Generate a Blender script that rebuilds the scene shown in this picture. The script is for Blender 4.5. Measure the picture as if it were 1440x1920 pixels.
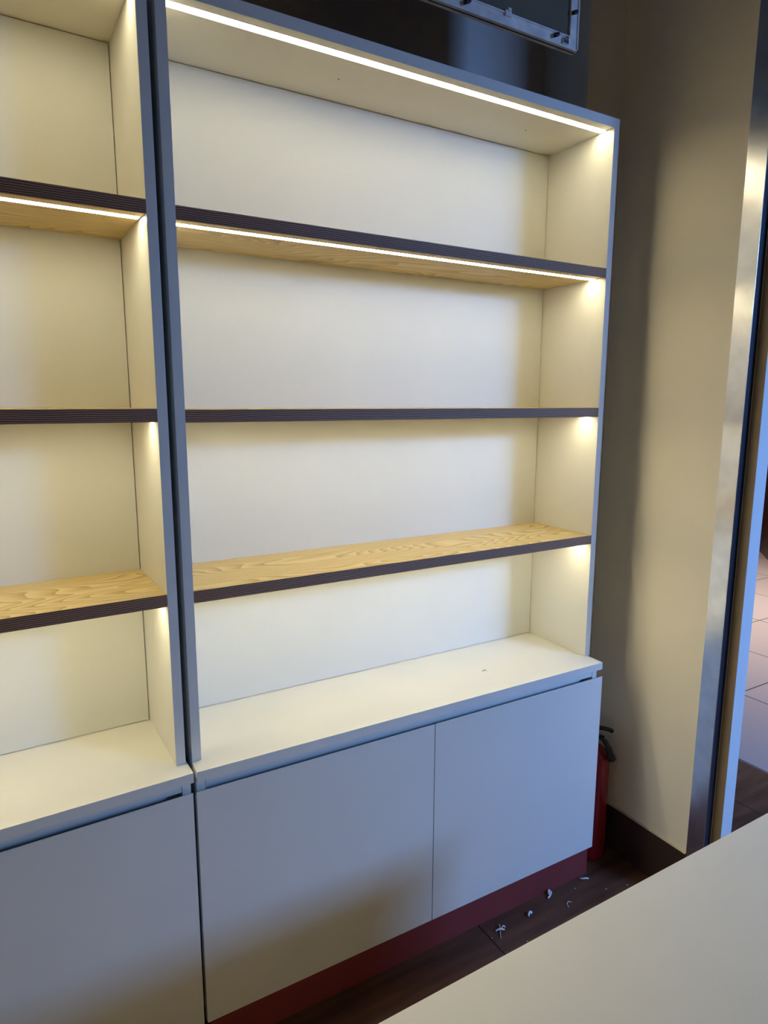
import bpy, bmesh, math, random
from mathutils import Vector, Matrix, noise
random.seed(7)
S = bpy.context.scene
COL = S.collection
for o in list(bpy.data.objects):
    bpy.data.objects.remove(o)

# ------------------------------------------------------------------ camera
cam_d = bpy.data.cameras.new('camera'); cam = bpy.data.objects.new('camera', cam_d); COL.objects.link(cam)
rt = Vector((0.86311697, -0.50499777, 0.00252008))
up = Vector((0.08201343, 0.14509374, 0.98601298))
fw = Vector((0.4983, 0.85083786, -0.16664947))
M4 = Matrix((rt, up, -fw)).transposed().to_4x4()
M4.translation = Vector((-0.3041, -1.32786, 1.46524))
cam.matrix_world = M4
cam_d.sensor_fit = 'VERTICAL'; cam_d.sensor_height = 24.0; cam_d.lens = 1235.03 * 24.0 / 1920.0
cam_d.clip_start = 0.02
S.camera = cam

# ------------------------------------------------------------------ exposure and light
S.view_settings.view_transform = 'Standard'; S.view_settings.look = 'None'
S.view_settings.gamma = 1.0; S.view_settings.use_curve_mapping = False
S.view_settings.exposure = 0.0

LED_STRENGTH = 27.0
LED_COLOR = (1.0, 0.885, 0.60)

w = bpy.data.worlds.new('world'); S.world = w; w.use_nodes = True
w.node_tree.nodes['Background'].inputs[0].default_value = (1.0, 0.78, 0.58, 1)
w.node_tree.nodes['Background'].inputs[1].default_value = 0.018


def area(name, loc, target, sx, sy, power, color):
    d = bpy.data.lights.new(name, 'AREA'); d.shape = 'RECTANGLE'; d.size = sx; d.size_y = sy
    d.energy = power; d.color = color
    o = bpy.data.objects.new(name, d); COL.objects.link(o); o.location = loc
    o.rotation_euler = (Vector(target) - Vector(loc)).to_track_quat('-Z', 'Y').to_euler()
    return o


day = area('daylight', (2.6, -3.0, 2.22), (2.2, 0.0, 0.25), 0.8, 0.35, 50.0, (0.20, 0.42, 1.0))
day.data.spread = math.radians(104)
area('warm_fill', (-1.9, -1.4, 2.7), (1.3, 0.0, 1.6), 0.5, 0.5, 0.9, (1.0, 0.74, 0.45))  # weak warm fill added to lift the right wall, no lamp seen there
mall = area('mall_light', (4.3, 1.4, 3.0), (4.3, 1.4, 0.0), 1.4, 1.4, 44.0, (1.0, 0.87, 0.78))
mall.data.spread = math.radians(88)

# ------------------------------------------------------------------ materials
def lin(c):
    return tuple(((v / 255.0) / 12.92 if v / 255.0 <= 0.04045 else ((v / 255.0 + 0.055) / 1.055) ** 2.4) for v in c)


class NT:
    def __init__(s, name):
        s.m = bpy.data.materials.new(name); s.m.use_nodes = True; s.t = s.m.node_tree
        s.b = s.t.nodes['Principled BSDF']

    def n(s, typ, **kw):
        nd = s.t.nodes.new(typ)
        for k, v in kw.items():
            setattr(nd, k, v)
        return nd

    def l(s, a, b):
        s.t.links.new(a, b)


def paint(name, rgb, rough=0.5, mottle=0.03, scale=6.0, bump=0.0, bscale=300.0, metal=0.0, spec=0.5):
    k = NT(name); c = rgb
    tc = k.n('ShaderNodeTexCoord'); nz = k.n('ShaderNodeTexNoise'); nz.inputs['Scale'].default_value = scale
    nz.inputs['Detail'].default_value = 5
    k.l(tc.outputs['Object'], nz.inputs['Vector'])
    cr = k.n('ShaderNodeValToRGB')
    cr.color_ramp.elements[0].position = 0.3; cr.color_ramp.elements[1].position = 0.7
    cr.color_ramp.elements[0].color = tuple(max(0, v * (1 - mottle)) for v in c) + (1,)
    cr.color_ramp.elements[1].color = tuple(min(1, v * (1 + mottle)) for v in c) + (1,)
    k.l(nz.outputs['Fac'], cr.inputs['Fac']); k.l(cr.outputs['Color'], k.b.inputs['Base Color'])
    k.b.inputs['Roughness'].default_value = rough; k.b.inputs['Metallic'].default_value = metal
    k.b.inputs['Specular IOR Level'].default_value = spec
    if bump:
        n2 = k.n('ShaderNodeTexNoise'); n2.inputs['Scale'].default_value = bscale
        k.l(tc.outputs['Object'], n2.inputs['Vector'])
        bp = k.n('ShaderNodeBump'); bp.inputs['Strength'].default_value = bump; bp.inputs['Distance'].default_value = 0.002
        k.l(n2.outputs['Fac'], bp.inputs['Height']); k.l(bp.outputs['Normal'], k.b.inputs['Normal'])
    return k.m


def ramp(k, stops):
    cr = k.n('ShaderNodeValToRGB'); e = cr.color_ramp.elements
    e[0].position, e[0].color = stops[0][0], stops[0][1] + (1,)
    e[1].position, e[1].color = stops[-1][0], stops[-1][1] + (1,)
    for p, c in stops[1:-1]:
        x = e.new(p); x.color = c + (1,)
    return cr


def oak():
    k = NT('oak_laminate')
    tc = k.n('ShaderNodeTexCoord')
    # slow drift that bends the grain into cathedral arches
    mp = k.n('ShaderNodeMapping'); mp.inputs['Scale'].default_value = (1.6, 7.0, 7.0)
    k.l(tc.outputs['Object'], mp.inputs['Vector'])
    nz = k.n('ShaderNodeTexNoise'); nz.inputs['Scale'].default_value = 1.0; nz.inputs['Detail'].default_value = 1.5
    nz.inputs['Roughness'].default_value = 0.4
    k.l(mp.outputs['Vector'], nz.inputs['Vector'])
    mu = k.n('ShaderNodeMath', operation='MULTIPLY'); mu.inputs[1].default_value = 36.0
    k.l(nz.outputs['Fac'], mu.inputs[0])
    sx = k.n('ShaderNodeSeparateXYZ'); k.l(tc.outputs['Object'], sx.inputs[0])
    my = k.n('ShaderNodeMath', operation='MULTIPLY'); my.inputs[1].default_value = 62.0
    k.l(sx.outputs['Y'], my.inputs[0])
    ad = k.n('ShaderNodeMath', operation='ADD'); k.l(mu.outputs[0], ad.inputs[0]); k.l(my.outputs[0], ad.inputs[1])
    fr = k.n('ShaderNodeMath', operation='FRACT'); k.l(ad.outputs[0], fr.inputs[0])
    # fine pores
    m2 = k.n('ShaderNodeMapping'); m2.inputs['Scale'].default_value = (14.0, 420.0, 420.0)
    k.l(tc.outputs['Object'], m2.inputs['Vector'])
    n2 = k.n('ShaderNodeTexNoise'); n2.inputs['Scale'].default_value = 1.0; n2.inputs['Detail'].default_value = 3
    k.l(m2.outputs['Vector'], n2.inputs['Vector'])
    ml = k.n('ShaderNodeMath', operation='MULTIPLY_ADD'); ml.inputs[1].default_value = 0.62; ml.inputs[2].default_value = 0.0
    k.l(fr.outputs[0], ml.inputs[0])
    m3 = k.n('ShaderNodeMath', operation='MULTIPLY_ADD'); m3.inputs[1].default_value = 0.75
    k.l(n2.outputs['Fac'], m3.inputs[0]); k.l(ml.outputs[0], m3.inputs[2])
    cr = ramp(k, [(0.15, (0.78, 0.63, 0.32)), (0.55, (0.73, 0.57, 0.26)), (0.85, (0.60, 0.43, 0.17)), (1.0, (0.46, 0.30, 0.10))])
    k.l(m3.outputs[0], cr.inputs['Fac']); k.l(cr.outputs['Color'], k.b.inputs['Base Color'])
    k.b.inputs['Roughness'].default_value = 0.5
    return k.m


def dark_edge():
    k = NT('grooved_dark_wood')
    tc = k.n('ShaderNodeTexCoord')
    mp = k.n('ShaderNodeMapping'); mp.inputs['Scale'].default_value = (14.0, 14.0, 30.0)
    k.l(tc.outputs['Object'], mp.inputs['Vector'])
    nz = k.n('ShaderNodeTexNoise'); nz.inputs['Scale'].default_value = 1.0; nz.inputs['Detail'].default_value = 2
    k.l(mp.outputs['Vector'], nz.inputs['Vector'])
    sx = k.n('ShaderNodeSeparateXYZ'); k.l(tc.outputs['Object'], sx.inputs[0])
    mz = k.n('ShaderNodeMath', operation='MULTIPLY'); mz.inputs[1].default_value = 1650.0
    k.l(sx.outputs['Z'], mz.inputs[0])
    mn = k.n('ShaderNodeMath', operation='MULTIPLY_ADD'); mn.inputs[1].default_value = 11.0
    k.l(nz.outputs['Fac'], mn.inputs[0]); k.l(mz.outputs[0], mn.inputs[2])
    sn = k.n('ShaderNodeMath', operation='SINE'); k.l(mn.outputs[0], sn.inputs[0])
    h = k.n('ShaderNodeMath', operation='MULTIPLY_ADD'); h.inputs[1].default_value = 0.5; h.inputs[2].default_value = 0.5
    k.l(sn.outputs[0], h.inputs[0])
    cr = ramp(k, [(0.0, (0.10, 0.050, 0.030)), (0.45, (0.27, 0.135, 0.072)), (1.0, (0.48, 0.26, 0.14))])
    k.l(h.outputs[0], cr.inputs['Fac']); k.l(cr.outputs['Color'], k.b.inputs['Base Color'])
    bp = k.n('ShaderNodeBump'); bp.inputs['Strength'].default_value = 0.5; bp.inputs['Distance'].default_value = 0.0008
    k.l(h.outputs[0], bp.inputs['Height']); k.l(bp.outputs['Normal'], k.b.inputs['Normal'])
    k.b.inputs['Roughness'].default_value = 0.5
    return k.m


def plank_floor():
    k = NT('dark_plank_floor')
    tc = k.n('ShaderNodeTexCoord')
    mp = k.n('ShaderNodeMapping'); mp.inputs['Location'].default_value = (-0.16, 0.20, 0)
    k.l(tc.outputs['Object'], mp.inputs['Vector'])
    br = k.n('ShaderNodeTexBrick'); br.offset = 0.5
    br.inputs['Scale'].default_value = 1.0; br.inputs['Brick Width'].default_value = 1.2; br.inputs['Row Height'].default_value = 0.3
    br.inputs['Mortar Size'].default_value = 0.0022; br.inputs['Mortar Smooth'].default_value = 0.2; br.inputs['Bias'].default_value = -0.2
    br.inputs['Color1'].default_value = (0.085, 0.044, 0.030, 1); br.inputs['Color2'].default_value = (0.055, 0.030, 0.022, 1)
    br.inputs['Mortar'].default_value = (0.006, 0.004, 0.004, 1)
    k.l(mp.outputs['Vector'], br.inputs['Vector'])
    m2 = k.n('ShaderNodeMapping'); m2.inputs['Scale'].default_value = (2.5, 22.0, 1.0)
    k.l(tc.outputs['Object'], m2.inputs['Vector'])
    nz = k.n('ShaderNodeTexNoise'); nz.inputs['Scale'].default_value = 1.0; nz.inputs['Detail'].default_value = 6
    k.l(m2.outputs['Vector'], nz.inputs['Vector'])
    cr = ramp(k, [(0.3, (0.55, 0.5, 0.5)), (0.7, (1.9, 1.6, 1.3))])
    k.l(nz.outputs['Fac'], cr.inputs['Fac'])
    mx = k.n('ShaderNodeMix', data_type='RGBA', blend_type='MULTIPLY'); mx.inputs['Factor'].default_value = 1.0
    k.l(br.outputs['Color'], mx.inputs['A']); k.l(cr.outputs['Color'], mx.inputs['B'])
    k.l(mx.outputs['Result'], k.b.inputs['Base Color']); k.b.inputs['Roughness'].default_value = 0.5; k.b.inputs['Specular IOR Level'].default_value = 0.3
    return k.m


def mall_tiles():
    k = NT('glossy_mall_tiles')
    tc = k.n('ShaderNodeTexCoord')
    mp = k.n('ShaderNodeMapping'); mp.inputs['Location'].default_value = (-2.252 + 0.605 * 10, -0.480 + 0.605 * 10, 0)
    k.l(tc.outputs['Object'], mp.inputs['Vector'])
    br = k.n('ShaderNodeTexBrick'); br.offset = 0.0; br.squash = 1.0
    br.inputs['Scale'].default_value = 1.0; br.inputs['Brick Width'].default_value = 0.605; br.inputs['Row Height'].default_value = 0.605
    br.inputs['Mortar Size'].default_value = 0.0035; br.inputs['Mortar Smooth'].default_value = 0.1; br.inputs['Bias'].default_value = 0
    br.inputs['Color1'].default_value = (0.56, 0.47, 0.44, 1); br.inputs['Color2'].default_value = (0.52, 0.43, 0.40, 1)
    br.inputs['Mortar'].default_value = (0.09, 0.07, 0.07, 1)
    k.l(mp.outputs['Vector'], br.inputs['Vector']); k.l(br.outputs['Color'], k.b.inputs['Base Color'])
    k.b.inputs['Roughness'].default_value = 0.12
    return k.m


def brushed():
    k = NT('brushed_aluminium')
    tc = k.n('ShaderNodeTexCoord')
    mp = k.n('ShaderNodeMapping'); mp.inputs['Scale'].default_value = (900.0, 900.0, 4.0)
    k.l(tc.outputs['Object'], mp.inputs['Vector'])
    nz = k.n('ShaderNodeTexNoise'); nz.inputs['Scale'].default_value = 1.0; nz.inputs['Detail'].default_value = 3
    k.l(mp.outputs['Vector'], nz.inputs['Vector'])
    n2 = k.n('ShaderNodeTexNoise'); n2.inputs['Scale'].default_value = 22.0; n2.inputs['Detail'].default_value = 6
    k.l(tc.outputs['Object'], n2.inputs['Vector'])
    cr = ramp(k, [(0.35, (0.66, 0.645, 0.62)), (0.7, (0.80, 0.78, 0.75))])
    k.l(n2.outputs['Fac'], cr.inputs['Fac']); k.l(cr.outputs['Color'], k.b.inputs['Base Color'])
    k.b.inputs['Metallic'].default_value = 1.0; k.b.inputs['Roughness'].default_value = 0.26
    bp = k.n('ShaderNodeBump'); bp.inputs['Strength'].default_value = 0.08; bp.inputs['Distance'].default_value = 0.0004
    k.l(nz.outputs['Fac'], bp.inputs['Height']); k.l(bp.outputs['Normal'], k.b.inputs['Normal'])
    return k.m


def emit(name, rgb, st):
    k = NT(name); k.b.inputs['Base Color'].default_value = (0.8, 0.8, 0.8, 1)
    k.b.inputs['Emission Color'].default_value = rgb + (1,); k.b.inputs['Emission Strength'].default_value = st
    k.b.inputs['Roughness'].default_value = 0.5
    return k.m


M = dict(
    white=paint('white_laminate', (0.76, 0.75, 0.68), 0.42, 0.015, 5.0),
    back=paint('white_back_board', (0.74, 0.745, 0.69), 0.5, 0.02, 4.0),
    desk=paint('cream_laminate', (0.84, 0.79, 0.65), 0.42, 0.02, 4.0, bump=0.05, bscale=500),
    oak=oak(), edge=dark_edge(), led=emit('led_diffuser', LED_COLOR, LED_STRENGTH),
    groove=paint('dark_groove', (0.03, 0.03, 0.035), 0.6),
    plinth=paint('maroon_plinth', (0.21, 0.036, 0.034), 0.45, 0.08),
    wall=paint('beige_wall_paint', (0.86, 0.80, 0.655), 0.75, 0.03, 3.0, bump=0.12, bscale=180),
    wall2=paint('grey_beige_paint', (0.68, 0.61, 0.54), 0.8, 0.04, 3.0, bump=0.1, bscale=180),
    ceil=paint('ceiling_paint', (0.5, 0.47, 0.43), 0.85),
    base=paint('dark_brown_skirting_tile', (0.055, 0.034, 0.026), 0.35, 0.15, 9.0),
    grout=paint('cream_grout', (0.55, 0.47, 0.33), 0.8, 0.1, 30.0),
    floor=plank_floor(), tile=mall_tiles(), alu=brushed(),
    tan=paint('brown_side_face', (0.33, 0.25, 0.15), 0.6, 0.1, 12.0),
    navy=paint('navy_seal', (0.018, 0.026, 0.042), 0.35, 0.05),
    post=paint('white_gloss_post', (0.78, 0.78, 0.76), 0.4, 0.03, 8.0),
    maroon=paint('maroon_cladding', (0.10, 0.03, 0.028), 0.3, 0.1),
    pale=paint('pale_strip', (0.6, 0.55, 0.55), 0.4),
    red=paint('red_enamel', (0.27, 0.010, 0.018), 0.22, 0.03),
    black=paint('black_plastic', (0.012, 0.013, 0.013), 0.35),
    chrome=paint('chrome', (0.7, 0.7, 0.7), 0.2, 0.02, metal=1.0),
    frame=paint('white_aluminium', (0.82, 0.80, 0.76), 0.45, 0.16, 28.0),
    pane=paint('dark_glass_panel', (0.14, 0.12, 0.075), 0.7, 0.1),
    foam=paint('white_foam', (0.75, 0.75, 0.74), 0.7, 0.05, 40.0),
    lamp=emit('lamp_glow', (1.0, 0.93, 0.85), 60.0),
    screw=paint('brown_cap', (0.18, 0.13, 0.08), 0.5),
)

# ------------------------------------------------------------------ mesh helpers
def link(name, bm, mat, parent=None, smooth=False):
    me = bpy.data.meshes.new(name); bm.normal_update(); bm.to_mesh(me); bm.free()
    for m_ in (mat if isinstance(mat, (list, tuple)) else [mat]):
        me.materials.append(m_)
    if smooth:
        for p in me.polygons:
            p.use_smooth = True
    o = bpy.data.objects.new(name, me); COL.objects.link(o)
    if parent:
        o.parent = parent
    return o


def addbox(bm, x0, x1, y0, y1, z0, z1, bev=0.0, mi=0):
    r = bmesh.ops.create_cube(bm, size=1.0)
    vs = r['verts']
    for v in vs:
        v.co = Vector(((x0 + x1) / 2 + v.co.x * (x1 - x0), (y0 + y1) / 2 + v.co.y * (y1 - y0), (z0 + z1) / 2 + v.co.z * (z1 - z0)))
    fs = set(f for v in vs for f in v.link_faces)
    for f in fs:
        f.material_index = mi
    if bev > 0:
        es = list(set(e for v in vs for e in v.link_edges))
        rr = bmesh.ops.bevel(bm, geom=es, offset=bev, segments=2, profile=0.7, affect='EDGES')
        for f in rr['faces']:
            f.material_index = mi


def box(name, x0, x1, y0, y1, z0, z1, mat, parent=None, bev=0.0):
    bm = bmesh.new(); addbox(bm, x0, x1, y0, y1, z0, z1, bev)
    return link(name, bm, mat, parent)


def lathe(bm, prof, c, seg=40, axis='Z'):
    rings = []
    for r, z in prof:
        ring = []
        for i in range(seg):
            a = 2 * math.pi * i / seg
            if axis == 'Z':
                p = (c[0] + r * math.cos(a), c[1] + r * math.sin(a), c[2] + z)
            elif axis == 'X':
                p = (c[0] + z, c[1] + r * math.cos(a), c[2] + r * math.sin(a))
            else:
                p = (c[0] + r * math.cos(a), c[1] + z, c[2] + r * math.sin(a))
            ring.append(bm.verts.new(p))
        rings.append(ring)
    for a, b in zip(rings, rings[1:]):
        for i in range(seg):
            bm.faces.new((a[i], a[(i + 1) % seg], b[(i + 1) % seg], b[i]))
    bm.faces.new(rings[0][::-1]); bm.faces.new(rings[-1])


def tube(bm, pts, rad, seg=12, flat=1.0):
    pts = [Vector(p) for p in pts]; rings = []
    for i, p in enumerate(pts):
        d = (pts[min(i + 1, len(pts) - 1)] - pts[max(i - 1, 0)]).normalized()
        a = d.cross(Vector((0, 1, 0)))
        if a.length < 0.1:
            a = d.cross(Vector((1, 0, 0)))
        a.normalize(); b = d.cross(a).normalized()
        r = rad[i] if isinstance(rad, (list, tuple)) else rad
        rings.append([bm.verts.new(p + a * math.cos(2 * math.pi * k / seg) * r + b * math.sin(2 * math.pi * k / seg) * r * flat) for k in range(seg)])
    for a, b in zip(rings, rings[1:]):
        for i in range(seg):
            bm.faces.new((a[i], a[(i + 1) % seg], b[(i + 1) % seg], b[i]))
    bm.faces.new(rings[0][::-1]); bm.faces.new(rings[-1])
    bmesh.ops.recalc_face_normals(bm, faces=bm.faces)


def smooth_curve(pts, n=6):
    P = [Vector(p) for p in pts]; P = [P[0]] + P + [P[-1]]; out = []
    for i in range(1, len(P) - 2):
        for k in range(n):
            t = k / n
            out.append(0.5 * ((2 * P[i]) + (-P[i - 1] + P[i + 1]) * t + (2 * P[i - 1] - 5 * P[i] + 4 * P[i + 1] - P[i + 2]) * t * t + (-P[i - 1] + 3 * P[i] - 3 * P[i + 1] + P[i + 2]) * t ** 3))
    out.append(P[-2]); return out


def thing(name, label, cat, loc=(0, 0, 0), rotz=0.0, group=None):
    o = bpy.data.objects.new(name, None); COL.objects.link(o)
    o.location = loc; o.rotation_euler = (0, 0, rotz); o.empty_display_size = 0.1
    return tag(o, label, cat, group)


def tag(o, label, cat, group=None):
    o['label'] = label; o['category'] = cat
    if group:
        o['group'] = group
    return o


def struct(o, label=None, cat=None):
    o['kind'] = 'structure'
    if label:
        o['label'] = label
    if cat:
        o['category'] = cat
    return o


# ------------------------------------------------------------------ dimensions (metres)
W = 1.20
T = 0.0198          # side panel
CT = 0.7024         # worktop height of the base cabinets
D = 0.2415          # inner depth of the open shelves
XR = 1.350          # right wall face
YB = 0.305          # back wall face
CEIL = 3.05
DESK_H, DESK_Y = 0.75, -0.758

# ------------------------------------------------------------------ structure
struct(box('floor', -2.6, 2.246, -4.2, 0.55, -0.04, 0.0, M['floor']), 'dark brown plank floor of the shop', 'floor')
bm = bmesh.new(); addbox(bm, 2.246, 12.0, -5.0, 8.0, -0.04, 0.0)
struct(link('floor.001', bm, M['tile']), 'glossy pinkish tiles outside the shop', 'floor')
struct(box('wall_back', -2.6, 1.43, YB, YB + 0.12, 0, CEIL, M['wall2']), 'grey beige wall behind the shelves', 'wall')
struct(box('wall_left', -2.72, -2.6, -4.2, YB + 0.12, 0, CEIL, M['wall2']), 'beige wall at the far left', 'wall')
struct(box('ceiling', -2.72, 1.43, -4.2, YB + 0.12, CEIL, CEIL + 0.1, M['ceil']), 'ceiling over the shop', 'ceiling')
struct(box('trim_1', 1.2045, XR, 0.127, YB, 0, CEIL, M['wall']), 'beige pilaster in the corner beside the tall shelves', 'pilaster')
struct(box('wall_right', XR, 1.379, -0.320, YB, 0, CEIL, M['wall']), 'beige wall stub right of the shelves', 'wall')
o = box('baseboard_right', XR - 0.007, XR, -0.2715, 0.127, 0, 0.151, M['base'], bev=0.001)
struct(o, 'dark brown skirting tile along the right wall', 'baseboard')
# ragged grout line on the skirting
bm = bmesh.new(); n = 60; pr = None
for i in range(n + 1):
    y = -0.2715 + (0.127 + 0.2715) * i / n
    h = 0.0012 + 0.0016 * abs(noise.noise(Vector((y * 60, 3, 1))))
    cur = [bm.verts.new((XR - 0.0068, y, 0.151)), bm.verts.new((XR - 0.005, y, 0.151 + h)), bm.verts.new((XR, y, 0.151 + h * 1.6))]
    if pr:
        for a in range(2):
            bm.faces.new((pr[a], pr[a + 1], cur[a + 1], cur[a]))
    pr = cur
link('grout_line', bm, M['grout'], o)
struct(box('baseboard_back', 1.2045, XR - 0.007, 0.120, 0.127, 0, 0.151, M['base']), 'dark skirting at the foot of the pilaster', 'baseboard')
struct(box('trim_2', XR - 0.0025, XR, -0.3235, -0.2720, 0, CEIL, M['alu'], bev=0.0006), 'brushed aluminium strip covering the end of the right wall', 'metal trim')
struct(box('trim_3', XR + 0.0004, 1.3795, -0.3230, -0.3203, 0, CEIL, M['navy']), 'navy blue strip between metal trim and white post', 'trim')
struct(box('trim_4', 1.3785, 1.3797, -0.3240, -0.3228, 0, CEIL, M['post']), 'thin pale bead beside the navy strip', 'trim')
struct(box('trim_5', 1.380, 1.430, -0.352, YB + 0.12, 0, CEIL, M['post'], bev=0.0015), 'white painted post at the shop opening', 'post')
struct(box('trim_6', 1.3794, 1.3806, -0.3515, -0.3242, 0, CEIL, M['tan']), 'brown side face of the white post', 'trim')  # side face coloured browner and darker than the rest of the post
# dark shopfront across the mall
o = struct(link('wall_far', (lambda b: (addbox(b, -3.0, 3.0, 0.0, 0.4, 0.0, 3.2), b)[1])(bmesh.new()), M['maroon']), 'dark maroon shopfront across the tiled floor', 'wall')
o.location = (7.93, 3.275, 0); o.rotation_euler = (0, 0, math.atan2(0.126, 0.15) - math.pi / 2 + math.pi / 2)
for z, h in ((0.30, 0.012), (0.75, 0.012)):
    box('pale_strip', -3.0, 3.0, -0.006, 0.0, z, z + h, M['pale'], o)


# ------------------------------------------------------------------ open shelf units
SH = (1.12247, 0.74422, 0.37433)   # shelf tops above the worktop
HT, TT, TS = 1.5038, 0.024, 0.0235


def led(parent, z, w, LY0=0.0245, LY1=0.0455):
    g = box('led_housing', -w / 2, w / 2, LY0 - 0.0016, LY1 + 0.0016, z - 0.00015, z + 0.0005, M['groove'], parent)
    box('led_strip', -w / 2 + 0.004, w / 2 - 0.004, LY0, LY1, z - 0.0004, z - 0.0001, M['led'], parent)
    return g


def shelf_unit(label, loc, rz, group):
    t = thing('shelf_unit', label, 'shelf unit', loc, rz, group)
    h = W / 2; wi = W - 2 * T
    for s in (-1, 1):
        x0, x1 = (-h, -h + T) if s < 0 else (h - T, h)
        box('side_panel', x0, x1, 0, D + 0.018, 0, HT, M['white'], t, 0.0007)
    tp = box('top_panel', -h + T, h - T, 0, D + 0.018, HT - TT, HT, M['white'], t, 0.0004)
    led(tp, HT - TT, wi)
    for cx_ in (-0.17, 0.39):
        bm = bmesh.new(); lathe(bm, [(0.0022, 0.0), (0.0022, -0.0006)], (cx_, 0.134, HT - TT), 12); link('screw_cap', bm, M['screw'], tp)
    g = 0.0018
    box('back_panel', -h + T + g, h - T - g, D, D + 0.018, 0.0015, HT - TT - g, M['back'], t)
    for z in SH:
        s = box('shelf', -h + T + 0.0005, h - T - 0.0005, 0.0016, D - 0.0006, z - TS, z, M['oak'], t)
        box('front_edge', -h + T + 0.0005, h - T - 0.0005, 0.0, 0.0016, z - TS - 0.0018, z + 0.0002, M['edge'], s)
        led(s, z - TS, wi, 0.0335, 0.0545)
    return t


shelf_unit('tall white open shelf unit, whole width in view, beside the beige wall', (W / 2, 0, CT), 0.0, 'lit open shelf units')
ga = 0.014
aA = 0.0282


def rotA(x, y):
    return (x * math.cos(aA) - y * math.sin(aA), x * math.sin(aA) + y * math.cos(aA) - 0.0018)


pa = rotA(-ga - W / 2, 0)
shelf_unit('tall white open shelf unit at left, cut off by the photo edge', (pa[0], pa[1], CT + 0.002), aA, 'lit open shelf units')


# ------------------------------------------------------------------ base cabinets
def base_unit(label, loc, rz, xl, xr, dl, dr, ct, group):
    """xl..xr worktop, dl..dr doors, in the unit's own x; y=0 is the shelf front above"""
    t = thing('base_cabinet', label, 'cabinet', loc, rz, group)
    yb = D + 0.018
    cl, cr_ = xl + 0.002, xr - 0.002
    zt = ct - 0.0218
    box('countertop', xl, xr, -0.0454, yb, zt, ct, M['white'], t, 0.0008)
    bm = bmesh.new()
    addbox(bm, cl, cl + 0.018, -0.0265, yb, 0.0957, zt - 0.0002, 0.0004)
    addbox(bm, cr_ - 0.018, cr_, -0.0265, yb, 0.0957, zt - 0.0002, 0.0004)
    addbox(bm, cl + 0.018, cr_ - 0.018, -0.024, yb, 0.0957, 0.1137)
    addbox(bm, cl + 0.018, cr_ - 0.018, yb - 0.008, yb, 0.1137, zt - 0.0002)
    link('carcass', bm, M['white'], t)
    # recessed grip rail behind the door tops
    bm = bmesh.new()
    addbox(bm, cl + 0.0190, cr_ - 0.0190, -0.0255, -0.0237, zt - 0.0260, zt - 0.0002)
    addbox(bm, cl + 0.0190, cr_ - 0.0190, -0.0237, 0.0080, zt - 0.0260, zt - 0.0242)
    addbox(bm, cl + 0.0190, cr_ - 0.0190, 0.0062, 0.0080, zt - 0.0700, zt - 0.0260)
    addbox(bm, cl + 0.0190, cr_ - 0.0190, -0.0250, 0.0062, zt - 0.0700, zt - 0.0682)
    link('grip_rail', bm, M['white'], t)
    mid = (dl + dr) / 2 + 0.0005
    zd1 = ct - 0.0445
    for a_, b_ in ((dl, mid - 0.0014), (mid + 0.0014, dr)):
        bm = bmesh.new()           # door leaf with its top edge bevelled away behind the front for a finger grip
        sec = [(-0.0454, 0.0962), (-0.0454, zd1 - 0.0006), (-0.0448, zd1), (-0.0436, zd1), (-0.0272, zd1 - 0.017), (-0.0272, 0.0962)]
        va = [bm.verts.new((a_, y, z)) for y, z in sec]; vb = [bm.verts.new((b_, y, z)) for y, z in sec]
        for k in range(len(sec)):
            q = (k + 1) % len(sec); bm.faces.new((va[k], vb[k], vb[q], va[q]))
        bm.faces.new(va); bm.faces.new(vb[::-1]); bmesh.ops.recalc_face_normals(bm, faces=bm.faces)
        link('door', bm, M['white'], t)
    box('plinth', cl + 0.006, cr_ - 0.004, -0.0354, -0.018, 0.0, 0.0955, M['plinth'], t)
    return t


phB = -0.0117
cB = (W / 2 * math.cos(phB), W / 2 * math.sin(phB), 0)
base_unit('white two-door base cabinet under the full shelf unit', cB, phB, -0.0014 - W / 2, W / 2 - 0.0083, -0.0039 - W / 2, W / 2 - 0.006, CT, 'white base cabinets')
base_unit('white base cabinet at left, under the cut-off shelf unit', (pa[0], pa[1], 0), aA,
          -W / 2, W / 2 + ga - 0.0107, -W / 2 + 0.002, W / 2 + ga - 0.0135, CT + 0.0019, 'white base cabinets')

# ------------------------------------------------------------------ foreground counter
t = thing('counter', 'cream topped counter in the foreground, its long edge crossing the corner', 'counter', (-0.35, DESK_Y - 0.3, 0))
box('countertop', -1.45, 1.43, -0.30, 0.30, DESK_H - 0.025, DESK_H, M['desk'], t, 0.0012)
box('carcass', -1.43, 1.41, -0.28, 0.28, 0.08, DESK_H - 0.025, M['desk'], t)
box('plinth', -1.40, 1.38, -0.25, 0.25, 0.0, 0.08, M['plinth'], t)

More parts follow.
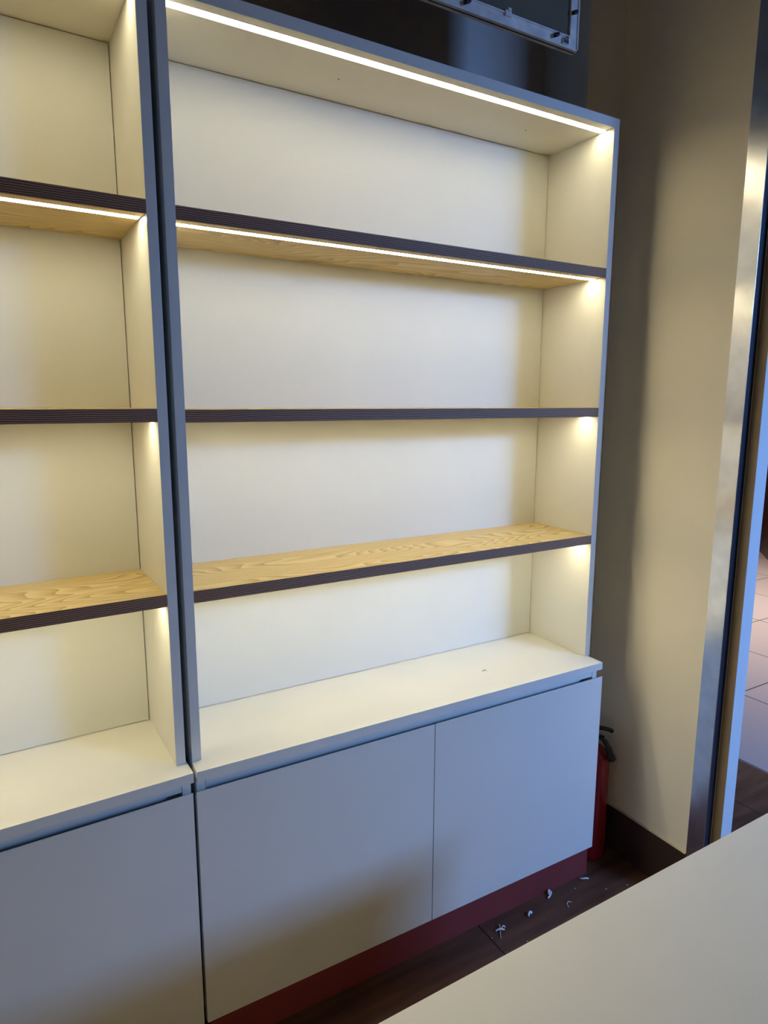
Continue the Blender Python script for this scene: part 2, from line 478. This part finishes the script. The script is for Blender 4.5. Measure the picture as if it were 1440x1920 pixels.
# ------------------------------------------------------------------ fire extinguisher
ex, ey = 1.268, 0.026
t = thing('fire_extinguisher', 'small red fire extinguisher on the floor between cabinet and wall', 'fire extinguisher', (ex, ey, 0))
bm = bmesh.new()
lathe(bm, [(0.049, 0.0), (0.0535, 0.003), (0.055, 0.010), (0.055, 0.325), (0.0535, 0.340), (0.049, 0.354), (0.041, 0.366), (0.030, 0.375), (0.020, 0.381), (0.016, 0.385)], (0, 0, 0), 48)
body = link('cylinder_body', bm, M['red'], t, True)
bm = bmesh.new(); lathe(bm, [(0.016, 0.385), (0.018, 0.387), (0.018, 0.398), (0.013, 0.400), (0.013, 0.418), (0.010, 0.422)], (0, 0, 0), 24)
v = link('valve', bm, M['chrome'], t, True)
bm = bmesh.new()
dx, dy = 0.80, -0.60
tube(bm, smooth_curve([(-0.012 * dx, -0.012 * dy, 0.425), (0.010 * dx, 0.010 * dy, 0.436), (0.040 * dx, 0.040 * dy, 0.434), (0.062 * dx, 0.062 * dy, 0.426)]), [0.007] * 18 + [0.004], 12, 0.6)
link('squeeze_lever', bm, M['black'], t, True)
bm = bmesh.new()
tube(bm, smooth_curve([(-0.012 * dx, -0.012 * dy, 0.408), (0.012 * dx, 0.012 * dy, 0.411), (0.034 * dx, 0.034 * dy, 0.405)]), 0.0045, 12, 0.7)
link('carry_handle', bm, M['black'], t, True)
bm = bmesh.new()
tube(bm, smooth_curve([(0.004, -0.016, 0.412), (0.004, -0.036, 0.412), (0.009, -0.050, 0.396), (0.014, -0.058, 0.372), (0.018, -0.064, 0.350)]), [0.006] * 8 + [0.008] * 6 + [0.011] * 6 + [0.013] * 5, 14)
link('discharge_hose', bm, M['black'], t, True)
bm = bmesh.new(); lathe(bm, [(0.0095, 0), (0.0095, 0.008)], (0.0, -0.020, 0.408), 20, 'Y'); link('pressure_gauge', bm, M['chrome'], v)

# ------------------------------------------------------------------ hanging light box / sign frame
FX1, FZ0, FY = 1.034, 2.329, 0.0
FX0, FZ1, FD = 0.02, 2.93, 0.021
t = thing('sign_frame', 'white metal sign frame with dark panel hanging above the shelves', 'sign frame', ((FX0 + FX1) / 2, FY, FZ0))
a = (FX1 - FX0) / 2; hh = FZ1 - FZ0; bw = 0.029
bm = bmesh.new()
for (x0, x1, z0, z1) in ((-a, a, 0, bw), (-a, a, hh - bw, hh), (-a, -a + bw, bw, hh - bw), (a - bw, a, bw, hh - bw)):
    # a shallow channel: two lips with a lower web between them
    addbox(bm, x0, x1, 0.003, FD, z0, z1)
    if x1 - x0 > z1 - z0:
        addbox(bm, x0, x1, 0.0, 0.003, z0, z0 + 0.0035); addbox(bm, x0 + bw * 0.9, x1 - bw * 0.9, 0.0, 0.003, z1 - 0.0035, z1)
    else:
        addbox(bm, x0, x0 + 0.0035, 0.0, 0.003, z0, z1); addbox(bm, x1 - 0.0035, x1, 0.0, 0.003, z0, z1)
addbox(bm, a - 0.0035, a, 0.0, 0.003, 0, bw)
fr = link('outer_frame', bm, M['frame'], t)
box('panel', -a + bw, a - bw, 0.006, 0.010, bw, hh - bw, M['pane'], t)
box('edge_groove', -a + 0.004, a - 0.004, 0.008, 0.012, -0.0004, 0.0008, M['groove'], fr)
for x_, z_ in ((1.017, 2.413), (0.958, 2.348), (0.685, 2.346), (1.017, 2.70), (0.40, 2.346), (0.12, 2.346)):
    bm = bmesh.new(); lx, lz = x_ - (FX0 + FX1) / 2, z_ - FZ0
    tube(bm, [(lx - 0.010, -0.006, lz - 0.006), (lx, -0.004, lz), (lx + 0.010, 0.002, lz + 0.006)], [0.0042, 0.005, 0.0042], 10)
    link('clip', bm, M['black'], t, True)
for x_, z_ in ((0.805, 2.356), (0.990, 2.343)):
    bm = bmesh.new(); lx, lz = x_ - (FX0 + FX1) / 2, z_ - FZ0
    addbox(bm, lx - 0.009, lx + 0.009, -0.003, 0.003, lz - 0.007, lz + 0.005, 0.001)
    addbox(bm, lx - 0.004, lx + 0.006, -0.006, 0.003, lz + 0.003, lz + 0.009, 0.001)
    link('corner_bracket' if x_ > 0.9 else 'mounting_tab', bm, M['foam'] if x_ < 0.9 else M['chrome'], t)
for lx in (-a * 0.7, a * 0.7):
    bm = bmesh.new(); tube(bm, [(lx, FD / 2, hh - 0.003), (lx, FD / 2, CEIL - FZ0)], 0.0012, 8); link('hanging_wire', bm, M['chrome'], t)


# ------------------------------------------------------------------ scraps
def scrap(name, label, cat, loc, strips, group, mat=M['foam']):
    bm = bmesh.new()
    for pts, rad, flat in strips:
        tube(bm, smooth_curve(pts, 4), rad, 8, flat)
    for v_ in bm.verts:
        v_.co += Vector((noise.noise(v_.co * 300), noise.noise(v_.co * 300 + Vector((5, 0, 0))), 0.4 * noise.noise(v_.co * 300 + Vector((0, 9, 0))))) * 0.0012
    zmin = min(v_.co.z for v_ in bm.verts)
    for v_ in bm.verts:
        v_.co.z -= zmin
    o = link(name, bm, mat, None, True); o.location = loc
    return tag(o, label, cat, group)


G = 'white foam scraps on the dark floor'
scrap('foam_scrap', 'star-shaped white scrap with a long tail, nearest on the dark floor', 'scrap', (0.800, -0.093, 0.0),
      [([(0.003, 0.004, .004), (-0.008, -0.010, .002), (-0.016, -0.022, .002)], 0.0014, 0.6),
       ([(-0.012, 0.006, .002), (0, 0.002, .006), (0.012, -0.004, .003)], 0.0026, 0.6),
       ([(0.002, 0.0, .004), (0.007, 0.012, .007), (0.010, 0.016, .003)], 0.0018, 0.6),
       ([(0.0, 0.0, .004), (0.014, 0.004, .008), (0.019, 0.002, .003)], 0.0018, 0.6)], G)
scrap('foam_scrap', 'small cone-shaped white scrap beside the star-shaped one', 'scrap', (0.914, -0.090, 0.0),
      [([(-0.010, -0.004, .001), (-0.001, 0.003, .005), (0.007, 0.0, .002)], 0.0038, 0.7), ([(0, 0, .004), (0.001, 0.003, 0.010)], [0.003, 0.0025, 0.002, 0.0018, 0.0012], 1)], G)
scrap('foam_scrap', 'crumpled white scrap close to the plinth, between cone and strip', 'scrap', (1.015, -0.062, 0.0),
      [([(-0.012, -0.008, .002), (0, -0.004, .003), (0.010, 0.002, .003)], 0.0032, 0.7), ([(0.0, -0.002, .003), (0.003, 0.006, .009), (0.008, 0.008, .011)], 0.0032, 0.8), ([(0.010, 0.000, .003), (0.010, 0.007, .008)], 0.003, 0.8)], G)
scrap('foam_scrap', 'thin curved white shaving lying out from the plinth', 'scrap', (1.042, -0.119, 0.0),
      [([(-0.010, -0.006, .001), (-0.006, 0.004, .003), (0.003, 0.008, .004), (0.010, 0.003, .002)], 0.0010, 1)], G)
scrap('foam_scrap', 'short bent white strip at the right end of the plinth', 'scrap', (1.158, -0.067, 0.0),
      [([(-0.010, 0.009, .002), (-0.003, 0.001, .004), (0.006, -0.002, .004), (0.012, -0.006, .002)], 0.0028, 0.5)], G)
scrap('foam_scrap', 'torn white scrap at the counter edge, farthest right on the floor', 'scrap', (1.140, -0.170, 0.0),
      [([(-0.012, -0.002, .002), (0.0, 0.003, .004), (0.014, 0.001, .003)], 0.0022, 0.6)], G)
for i, (x_, y_) in enumerate(((1.105, -0.080), (1.185, -0.130), (1.255, -0.150), (0.842, -0.158), (0.765, -0.100))):
    bm = bmesh.new(); bmesh.ops.create_icosphere(bm, subdivisions=2, radius=0.0016)
    for v_ in bm.verts:
        v_.co *= 1 + 0.4 * noise.noise(v_.co * 900 + Vector((i, 0, 0)))
        v_.co.z = (v_.co.z + 0.0016) * 0.6
    o = link('crumb', bm, M['foam'], None, True); o.location = (x_, y_, 0.0)
    tag(o, ('white crumb near the bent strip by the plinth end', 'white crumb between plinth end and counter edge', 'white crumb near the foot of the right wall',
            'white crumb at the counter edge below the star-shaped scrap', 'white crumb on the plank seam left of the star-shaped scrap')[i], 'crumb', 'crumbs on the dark floor')
bm = bmesh.new()
tube(bm, smooth_curve([(-0.006, 0.001, 0.0012), (-0.002, 0.003, 0.003), (0.003, 0.002, 0.0035), (0.006, -0.002, 0.0016)], 5), 0.0009, 8)
zmin = min(v_.co.z for v_ in bm.verts)
for v_ in bm.verts:
    v_.co.z -= zmin
o = link('plastic_curl', bm, M['screw'], None, True); o.location = (0.845, 0.064, CT)
tag(o, 'tiny curled shaving lying on the white countertop under the lowest shelf', 'shaving')

# ------------------------------------------------------------------ mall downlight seen as a glint in the tiles
t = thing('ceiling_lamp', 'round ceiling lamp over the tiled floor, seen as a glint', 'lamp', (7.0, 2.45, 3.0))
bm = bmesh.new(); lathe(bm, [(0.10, 0.0), (0.10, 0.05), (0.085, 0.055)], (0, 0, 0), 32); link('housing', bm, M['post'], t)
bm = bmesh.new(); lathe(bm, [(0.085, -0.002), (0.085, 0.0)], (0, 0, 0), 32); link('diffuser', bm, M['lamp'], t)
